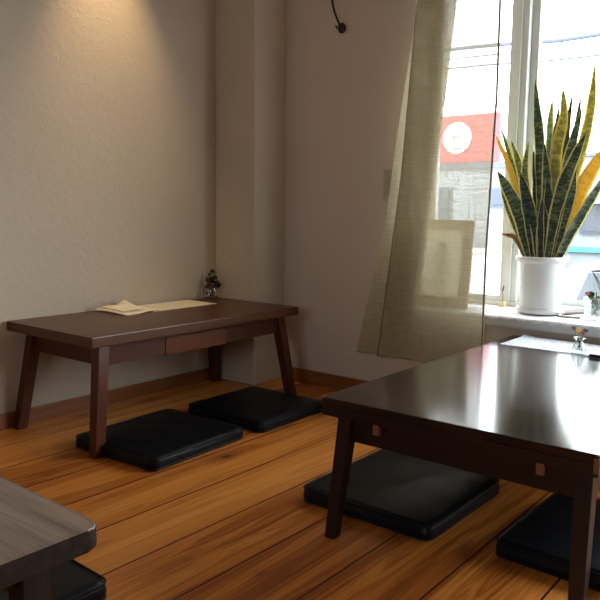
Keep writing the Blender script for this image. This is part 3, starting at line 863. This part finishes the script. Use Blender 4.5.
LEAVES = [
('g', 11, [(-1.149, 3.122, 0.709), (-1.165, 3.13, 0.964), (-1.184, 3.137, 1.181), (-1.205, 3.142, 1.334), (-1.226, 3.147, 1.49)]) ,
('l', 9, [(-1.116, 3.13, 0.711), (-1.139, 3.145, 1.007), (-1.154, 3.159, 1.262), (-1.152, 3.167, 1.409)]) ,
('g', 9, [(-1.123, 3.126, 0.71), (-1.119, 3.136, 0.964), (-1.124, 3.146, 1.179), (-1.117, 3.154, 1.372)]) ,
('y', 12, [(-1.103, 3.118, 0.712), (-1.106, 3.123, 0.963), (-1.105, 3.128, 1.177), (-1.085, 3.131, 1.315), (-1.098, 3.134, 1.443)]) ,
('g', 12, [(-1.091, 3.122, 0.712), (-1.073, 3.13, 0.964), (-1.054, 3.136, 1.155), (-1.016, 3.143, 1.351)]) ,
('y', 10, [(-1.076, 3.13, 0.712), (-1.04, 3.145, 1.006), (-0.996, 3.159, 1.253), (-0.983, 3.166, 1.39), (-0.983, 3.175, 1.538)]) ,
('g', 14, [(-1.098, 3.09, 0.713), (-1.082, 3.082, 0.869), (-1.053, 3.074, 1.013), (-1.008, 3.067, 1.136), (-0.964, 3.061, 1.243)]) ,
('o', 14, [(-1.068, 3.106, 0.714), (-1.026, 3.104, 0.878), (-0.976, 3.103, 1.029), (-0.925, 3.102, 1.127), (-0.874, 3.101, 1.193)]) ,
('g', 11, [(-1.061, 3.098, 0.715), (-1.012, 3.094, 0.836), (-0.944, 3.09, 0.963), (-0.864, 3.085, 1.108)]) ,
('g', 15, [(-1.191, 3.09, 0.708), (-1.212, 3.085, 0.809), (-1.252, 3.079, 0.928), (-1.301, 3.074, 1.016), (-1.347, 3.07, 1.091)]) ,
('g', 11, [(-1.213, 3.102, 0.707), (-1.251, 3.099, 0.839), (-1.292, 3.098, 0.919), (-1.338, 3.096, 1.012)]) ,
('b', 5, [(-1.216, 3.087, 0.707), (-1.234, 3.083, 0.765), (-1.26, 3.081, 0.799), (-1.288, 3.08, 0.807), (-1.321, 3.08, 0.809)]) ,
('o', 7, [(-1.212, 3.122, 0.706), (-1.276, 3.13, 0.986), (-1.327, 3.135, 1.13), (-1.403, 3.139, 1.272)]) ,
('l', 7, [(-1.2, 3.126, 0.707), (-1.265, 3.137, 0.986), (-1.324, 3.145, 1.166), (-1.374, 3.15, 1.289)]) ,
('l', 10, [(-1.182, 3.114, 0.708), (-1.222, 3.116, 0.941), (-1.263, 3.118, 1.105), (-1.311, 3.119, 1.23)]) ,
('l', 9, [(-1.162, 3.11, 0.709), (-1.216, 3.11, 0.963), (-1.237, 3.11, 1.095), (-1.225, 3.11, 1.224)]) ,
('d', 11, [(-1.109, 3.098, 0.712), (-1.111, 3.094, 0.855), (-1.116, 3.09, 0.963), (-1.128, 3.087, 1.057)]) ,
('d', 12, [(-1.133, 3.09, 0.711), (-1.132, 3.085, 0.812), (-1.134, 3.081, 0.885), (-1.141, 3.077, 0.963)]) ,
('l', 5, [(-1.149, 3.087, 0.711), (-1.151, 3.083, 0.772), (-1.158, 3.077, 0.855)]) ,
('d', 14, [(-1.171, 3.098, 0.709), (-1.191, 3.094, 0.854), (-1.218, 3.09, 0.972), (-1.249, 3.086, 1.085)]) ,
('d', 6, [(-1.087, 3.133, 0.712), (-1.087, 3.155, 1.05), (-1.08, 3.17, 1.279), (-1.071, 3.179, 1.419)]) ,
('g', 11, [(-1.127, 3.11, 0.711), (-1.132, 3.11, 0.898), (-1.136, 3.11, 1.049), (-1.158, 3.11, 1.212)]) ,
('g', 10, [(-1.072, 3.092, 0.714), (-1.048, 3.085, 0.87), (-1.019, 3.079, 0.983), (-1.003, 3.074, 1.087)]) ,
('d', 6, [(-1.078, 3.133, 0.712), (-1.058, 3.155, 1.05), (-1.044, 3.17, 1.277), (-1.034, 3.179, 1.408)]) ,
('d', 10, [(-1.156, 3.118, 0.709), (-1.179, 3.123, 0.942), (-1.192, 3.125, 1.073), (-1.212, 3.128, 1.182)]) ,
]
PXM = .00440
rl = random.Random(11)
for kind, w, pts in LEAVES:
    pts = [Vector(p) for p in pts]
    # root the leaf in the soil, gathered towards the pot's middle
    b0 = Vector((PX+(pts[0].x-PX)*.80, PY+max(-.055, min(.055, (pts[0].y-PY))), SL+.222))
    pts = [b0] + pts[0 if pts[0].z-b0.z > .03 else 1:]
    N = 18
    C = catmull(pts, N)
    W = w*PXM/2
    tw = math.radians(rl.uniform(-24, 24)); cup = rl.uniform(.16, .30)
    view = Vector((PX, PY, 0)).normalized()
    bm = bmesh.new(); uvl = bm.loops.layers.uv.new('UVMap')
    K = 6; front = []; back = []; uvs = []
    for i, c in enumerate(C):
        t = i/N
        T = (C[min(i+1, N)]-C[max(i-1, 0)]).normalized()
        S = T.cross(view).normalized()
        S = (Matrix.Rotation(tw*(.6+.8*t), 3, T) @ S).normalized()
        Nn = S.cross(T).normalized()
        if t < .45: f = .62+.38*math.sin(t/.45*PI/2)
        else: f = max(0, 1-((t-.45)/.55)**2.1)**.85
        wv = 1+.05*math.sin(t*23+w)
        f = max(f*wv, .02)
        rowf, rowb = [], []
        for k in range(K+1):
            u = k/K*2-1
            off = cup*W*f*(u*u)
            p = c+S*(W*f*u)-Nn*off
            th = .0022*(1-.75*u*u)*(1-.5*t)
            rowf.append(bm.verts.new(p+Nn*th)); rowb.append(bm.verts.new(p-Nn*th))
        front.append(rowf); back.append(rowb)
    def face(vs, uu):
        f = bm.faces.new(vs)
        for lp, q in zip(f.loops, uu): lp[uvl].uv = q
    for i in range(N):
        for k in range(K):
            uu = [(k/K, i/N), ((k+1)/K, i/N), ((k+1)/K, (i+1)/N), (k/K, (i+1)/N)]
            face((front[i][k], front[i][k+1], front[i+1][k+1], front[i+1][k]), uu)
            face((back[i][k], back[i+1][k], back[i+1][k+1], back[i][k+1]), [uu[0], uu[3], uu[2], uu[1]])
        face((front[i][0], front[i+1][0], back[i+1][0], back[i][0]), [(0, i/N), (0, (i+1)/N)]*1+[(0, (i+1)/N), (0, i/N)])
        face((front[i][K], back[i][K], back[i+1][K], front[i+1][K]), [(1, i/N), (1, i/N), (1, (i+1)/N), (1, (i+1)/N)])
    for r0, flip in ((0, 0), (N, 1)):
        for k in range(K):
            q = (front[r0][k], back[r0][k], back[r0][k+1], front[r0][k+1])
            face(q, [(k/K, r0/N), (k/K, r0/N), ((k+1)/K, r0/N), ((k+1)/K, r0/N)])
    bmesh.ops.translate(bm, verts=bm.verts, vec=(-PX, -PY, -SL))
    lf = obj('leaf', bm, M['leaf_'+kind], pl, True)
    lab = {'y': 'yellowing leaf', 'o': 'orange-yellow leaf', 'b': 'withered curled leaf'}.get(kind)
    if lab: tag(lf, lab)

bk = tag(empty('wooden_block', (-1.352, 3.205, SZ)), 'small pale wooden block holding a dry twig, left of the white pot', 'wooden block')
obj('block', box(-.013, .013, -.012, .012, 0, .026, .0015), M['block'], bk)
bm = bmesh.new(); add_tube(bm, catmull([(0, 0, .024), (.001, 0, .05), (-.001, 0, .075), (.004, .001, .098)], 14), .0015, 6)
for a, b_ in (((.0, 0, .078), (.007, 0, .094)), ((-.001, 0, .070), (-.006, 0, .088)), ((.002, 0, .086), (.0, .003, .104))):
    add_tube(bm, [a, b_], .0022, 6, r_end=.0012)
obj('twig', bm, M['twig'], bk, True)

nb = tag(empty('notepad', (-.990, 3.075, SL), math.radians(8)), 'white spiral notepad on the sill, right of the white pot', 'notepad')
obj('pages', box(-.046, .046, -.040, .042, 0, .007, .001), M['paper'], nb)
bm = bmesh.new()
for k in range(12):
    xx = -.040+k*.0073
    add_tube(bm, [(xx+.0032*0, -.040+.0045*math.cos(a), .0045+.0045*math.sin(a)) for a in [2*PI*q/10 for q in range(10)]], .0008, 5, True)
obj('spiral', bm, M['twig'], nb, True)
pc = tag(empty('pencil', (-.990, 3.090, SL+.0072), math.radians(60)), 'brown pencil lying on the white notepad on the sill', 'pencil')
bm = bmesh.new(); add_tube(bm, [(-.045, 0, .0065), (.060, 0, .0065)], .0065, 8); obj('shaft', bm, M['pencil'], pc)
bm = bmesh.new(); add_tube(bm, [(-.045, 0, .0065), (-.064, 0, .0065)], .0065, 8, r_end=.0008); obj('point', bm, M['block'], pc)

gl = tag(empty('glass_tumbler', (-.884, 3.045, SL)), 'clear glass tumbler of green cuttings on the window sill', 'glass')
bm = bmesh.new()
add_lathe(bm, [(.034, 0), (.040, .002), (.046, .094), (.044, .094), (.038, .008), (.004, .007)], n=32)
obj('glass_body', bm, M['clear'], gl, True)
for dx, dy, dz in ((-.026, -.006, .104), (.004, -.008, .104), (.030, .0, .100), (-.010, .012, .096), (.018, -.014, .090), (-.034, .004, .098)):
    sprig(gl, (-dx*.5, dy*.3, .012), (dx, dy, dz), .0018, M['green'], 4, .028, rnd)
flower(gl, (-.030, -.008, .108), .011, M['red_flower'])

wb = tag(empty('wire_basket', (-.868, 3.165, SL)), 'reddish wire basket flaring upward behind the glass tumbler on the sill', 'basket')
bm = bmesh.new()
def ring(r, z, n=28): return [(r*math.cos(2*PI*k/n), r*math.sin(2*PI*k/n)*.6, z) for k in range(n)]
add_tube(bm, ring(.075, .195), .0036, 6, True)
obj('rim', bm, M['wire'], wb, True)
bm = bmesh.new(); add_tube(bm, ring(.028, .003), .003, 6, True); obj('foot_ring', bm, M['wire'], wb, True)
bm = bmesh.new()
for k in range(9):
    a = 2*PI*k/9; a2 = a+.9
    pts = []
    for q in range(9):
        t = q/8; r = .028+(.075-.028)*(t**2.2)-.010*math.sin(t*PI); aa = a+(a2-a)*t
        pts.append((r*math.cos(aa), r*math.sin(aa)*.6, .003+.192*t))
    add_tube(bm, pts, .0024, 6)
obj('wire_ribs', bm, M['wire'], wb, True)

fb = tag(empty('framed_board', (-1.562, 2.965, SL), 0), 'wooden framed pale board standing on the sill behind the curtain', 'picture frame')
def pf(name, b, mat):
    o = obj(name, b, mat, fb); o.matrix_parent_inverse = Matrix.Rotation(math.radians(-6), 4, 'X'); return o
bm = bmesh.new()
FWd, FH = .145, .405
add_box(bm, -FWd, -FWd+.046, -.009, .009, 0, FH, .003); add_box(bm, FWd-.046, FWd, -.009, .009, 0, FH, .003)
add_box(bm, -FWd+.046, FWd-.046, -.009, .009, 0, .050, .003); add_box(bm, -FWd+.046, FWd-.046, -.009, .009, FH-.046, FH, .003)
pf('frame', bm, M['frame_wood'])
pf('board', box(-FWd+.046, FWd-.046, -.002, .004, .050, FH-.046), M['board'])
bm = bmesh.new()
add_hexa(bm, [(-.02, .118, -.0), (.02, .118, 0), (.02, .126, 0), (-.02, .126, 0)], [(-.02, .034, .30), (.02, .034, .30), (.02, .042, .30), (-.02, .042, .30)])
obj('easel_strut', bm, M['frame_wood'], fb)

# ------------------------------------------------------------------ outside
GZ = -.95
struct(obj('ground', box(-40, 30, 3.6, 60, GZ-.1, GZ), M['ground']))
bd = tag(empty('shop_building', (-4.0, 9.0, GZ)), 'white low building across the street with a dark awning, under the red sign', 'building')
def pb(name, b, mat, par=None):
    o = obj(name, b, mat, par or bd)
    if par is None: o.matrix_parent_inverse = Matrix.Translation((4.0, -9.0, -GZ))
    return o
pb('wall', box(-11, -3.2, 9.0, 14, GZ, 1.50), M['facade'])
pb('wall', box(-3.2, 3.0, 9.25, 14, GZ, 1.62), M['facade'])
pb('roof_edge', box(-11.1, -3.15, 8.94, 14.1, 1.50, 1.58), M['facade_band'])
pb('roof_edge', box(-3.15, 3.1, 9.15, 14.1, 1.62, 1.66), M['facade_band'])
for x0, x1, z0, z1 in ((-3.99, -3.60, 1.02, 1.22), (-4.9, -4.62, .78, 1.22), (-6.5, -5.6, .6, 1.2)):
    f = pb('window', box(x0-.04, x1+.04, 8.97, 9.02, z0-.04, z1+.04), M['facade_band'])
    pb('pane', box(x0, x1, 8.955, 8.975, z0, z1), M['facade_win'], f)
f = pb('window', box(-2.92, -2.05, 9.20, 9.26, .66, 1.10), M['facade_band'])
pb('pane', box(-2.86, -2.11, 9.18, 9.205, .70, 1.06), M['facade_win'], f)
bm = bmesh.new()
add_hexa(bm, [(-2.95, 8.55, 1.03), (-1.2, 8.55, 1.03), (-1.2, 9.25, 1.03), (-2.95, 9.25, 1.03)], [(-2.75, 8.9, 1.16), (-1.4, 8.9, 1.16), (-1.4, 9.25, 1.22), (-2.75, 9.25, 1.22)], .01)
pb('awning', bm, M['awning'])
pb('fascia_board', box(-3.05, -2.0, 9.17, 9.26, .435, .50, .005), M['teal'])
sg = tag(empty('shop_sign', (-4.655, 9.0, 1.582)), 'red sign board with a white disc above the building across the street', 'sign')
obj('board', box(-.725, .725, -.05, .05, 0, .63, .01), M['sign_red'], sg)
bm = bmesh.new(); add_lathe(bm, [(.212, 0), (.212, .012)], n=40)
bmesh.ops.rotate(bm, verts=bm.verts, matrix=Matrix.Rotation(PI/2, 3, 'X')); bmesh.ops.translate(bm, verts=bm.verts, vec=(.135, -.05, .33))
obj('disc', bm, M['sign_white'], sg)

def cable(name, label, pts, r, mat):
    bm = bmesh.new(); add_tube(bm, catmull(pts, 40), r, 8)
    tag(obj(name, bm, mat, None, True), label, 'cable')
cable('overhead_cable', 'thick grey-blue overhead cable, uppermost of the level cables outside', [(-14, 7, 3.05), (-7, 7, 2.68), (-3.6, 7, 2.607), (-2.687, 7, 2.555), (-2.139, 7, 2.548), (1, 7, 2.60), (7, 7, 3.0)], .021, M['cable'])
cable('overhead_cable', 'thin overhead cable just below the thick grey-blue one outside', [(-14, 7.1, 2.95), (-7, 7.1, 2.60), (-3.6, 7.1, 2.53), (-2.687, 7.1, 2.51), (-2.139, 7.1, 2.52), (1, 7.1, 2.58), (7, 7.1, 2.9)], .008, M['cable'])
cable('overhead_cable', 'thin overhead cable, lowest of the cables outside the window', [(-14, 7, 2.85), (-7, 7, 2.50), (-3.59, 7, 2.414), (-3.04, 7, 2.395), (-2.128, 7, 2.364), (1, 7, 2.40), (7, 7, 2.8)], .010, M['cable'])
cable('service_wire', 'thin brown wire sagging above the overhead cables at the top right', [(-2.86, 7, 3.05), (-2.704, 7, 2.873), (-2.553, 7, 2.745), (-2.14, 7, 2.60), (-1.7, 7, 2.58)], .006, M['cable_red'])

def car(label, x0, y0, mat, decal=False):
    c = tag(empty('parked_car', (x0+1.05, y0+.8, GZ)), label, 'car')
    L, Wd, Hh = 3.6, 1.55, 1.44
    c.location = (x0+L/2, y0+Wd/2, GZ)
    body = [(-1.80, .28), (-1.80, .62), (-1.70, .80), (-1.10, .92), (-.55, 1.36), (-.35, 1.43), (1.10, 1.44), (1.45, 1.38), (1.74, .90), (1.80, .70), (1.80, .28), (1.25, .22), (-1.25, .22)]
    bm = bmesh.new(); add_prism(bm, body, -Wd/2, Wd/2)
    bmesh.ops.recalc_face_normals(bm, faces=bm.faces)
    bmesh.ops.bevel(bm, geom=bm.edges[:], offset=.05, segments=3, affect='EDGES', clamp_overlap=True)
    o = obj('body', bm, mat, c); auto_smooth(o, 40)
    for xa, xb, xc, xd in ((-.92, .22, .22, -.50), (.30, 1.36, 1.22, .30)):
        for ya in (-Wd/2-.006, Wd/2-.020):
            bm = bmesh.new(); add_prism(bm, [(xa, .95), (xb, .95), (xc, 1.33), (xd, 1.33)], ya, ya+.026)
            obj('side_window', bm, M['car_glass'], c)
    for xx in (-1.12, 1.12):
        for s in (-1, 1):
            bm = bmesh.new(); add_lathe(bm, [(.12, -.08), (.27, -.08), (.30, -.05), (.30, .05), (.27, .08), (.12, .08)], n=28)
            bmesh.ops.rotate(bm, verts=bm.verts, matrix=Matrix.Rotation(PI/2, 3, 'X')); bmesh.ops.translate(bm, verts=bm.verts, vec=(xx, s*(Wd/2-.06), .30))
            obj('wheel', bm, M['tyre'], c)
    if decal:
        tag(obj('side_panel', box(1.32, 1.62, -Wd/2-.012, -Wd/2+.03, .66, .80, .01), M['teal'], c), 'teal side panel')
    return c
car('white parked car seen between the curtain and the window mullion', -6.30, 6.6, M['car_white'], True)
c2 = car('silver parked car outside, seen to the right of the white pot', -2.60, 6.7, M['car_silver'])
c2.rotation_euler = (0, 0, PI)

# ------------------------------------------------------------------ light
wld = bpy.data.worlds.new('overcast_sky'); SC.world = wld; wld.use_nodes = True
nt = wld.node_tree; nt.nodes.clear()
bg = nt.nodes.new('ShaderNodeBackground'); ow = nt.nodes.new('ShaderNodeOutputWorld')
bg.inputs[0].default_value = (0.90, 0.96, 1.0, 1); bg.inputs[1].default_value = SKY
nt.links.new(bg.outputs[0], ow.inputs[0])
def portal(name, loc, rot, sx, sy):
    l = bpy.data.lights.new(name, 'AREA'); l.shape = 'RECTANGLE'; l.size = sx; l.size_y = sy
    l.cycles.is_portal = True
    o = bpy.data.objects.new(name, l); COL.objects.link(o); o.location = loc; o.rotation_euler = rot
portal('window_light_portal', ((OX0+OX1)/2, 3.34, (OZ0+OZ1)/2), (-PI/2, 0, 0), OX1-OX0, OZ1-OZ0)
portal('window_light_portal', ((FX0+FX1)/2, WY0-.16, (FZ0+FZ1)/2), (PI/2, 0, 0), FX1-FX0, FZ1-FZ0)
sl = bpy.data.lights.new('ceiling_spot_light', 'SPOT'); sl.energy = SPOT; sl.color = (1.0, .70, .38)
sl.spot_size = math.radians(56); sl.spot_blend = 1.0; sl.shadow_soft_size = .03
so = bpy.data.objects.new('ceiling_spot_light', sl); COL.objects.link(so); so.location = (-2.44, 1.97, 2.41)
so.rotation_euler = Vector((-.24, .03, -1)).to_track_quat('-Z', 'Y').to_euler()

SC.view_settings.view_transform = 'Standard'; SC.view_settings.look = 'None'
SC.view_settings.gamma = 1; SC.view_settings.use_curve_mapping = False
SC.view_settings.exposure = EXPO
try:
    SC.cycles.max_bounces = 10; SC.cycles.transparent_max_bounces = 24; SC.cycles.use_denoising = True
    SC.cycles.sample_clamp_indirect = 6
except Exception: pass
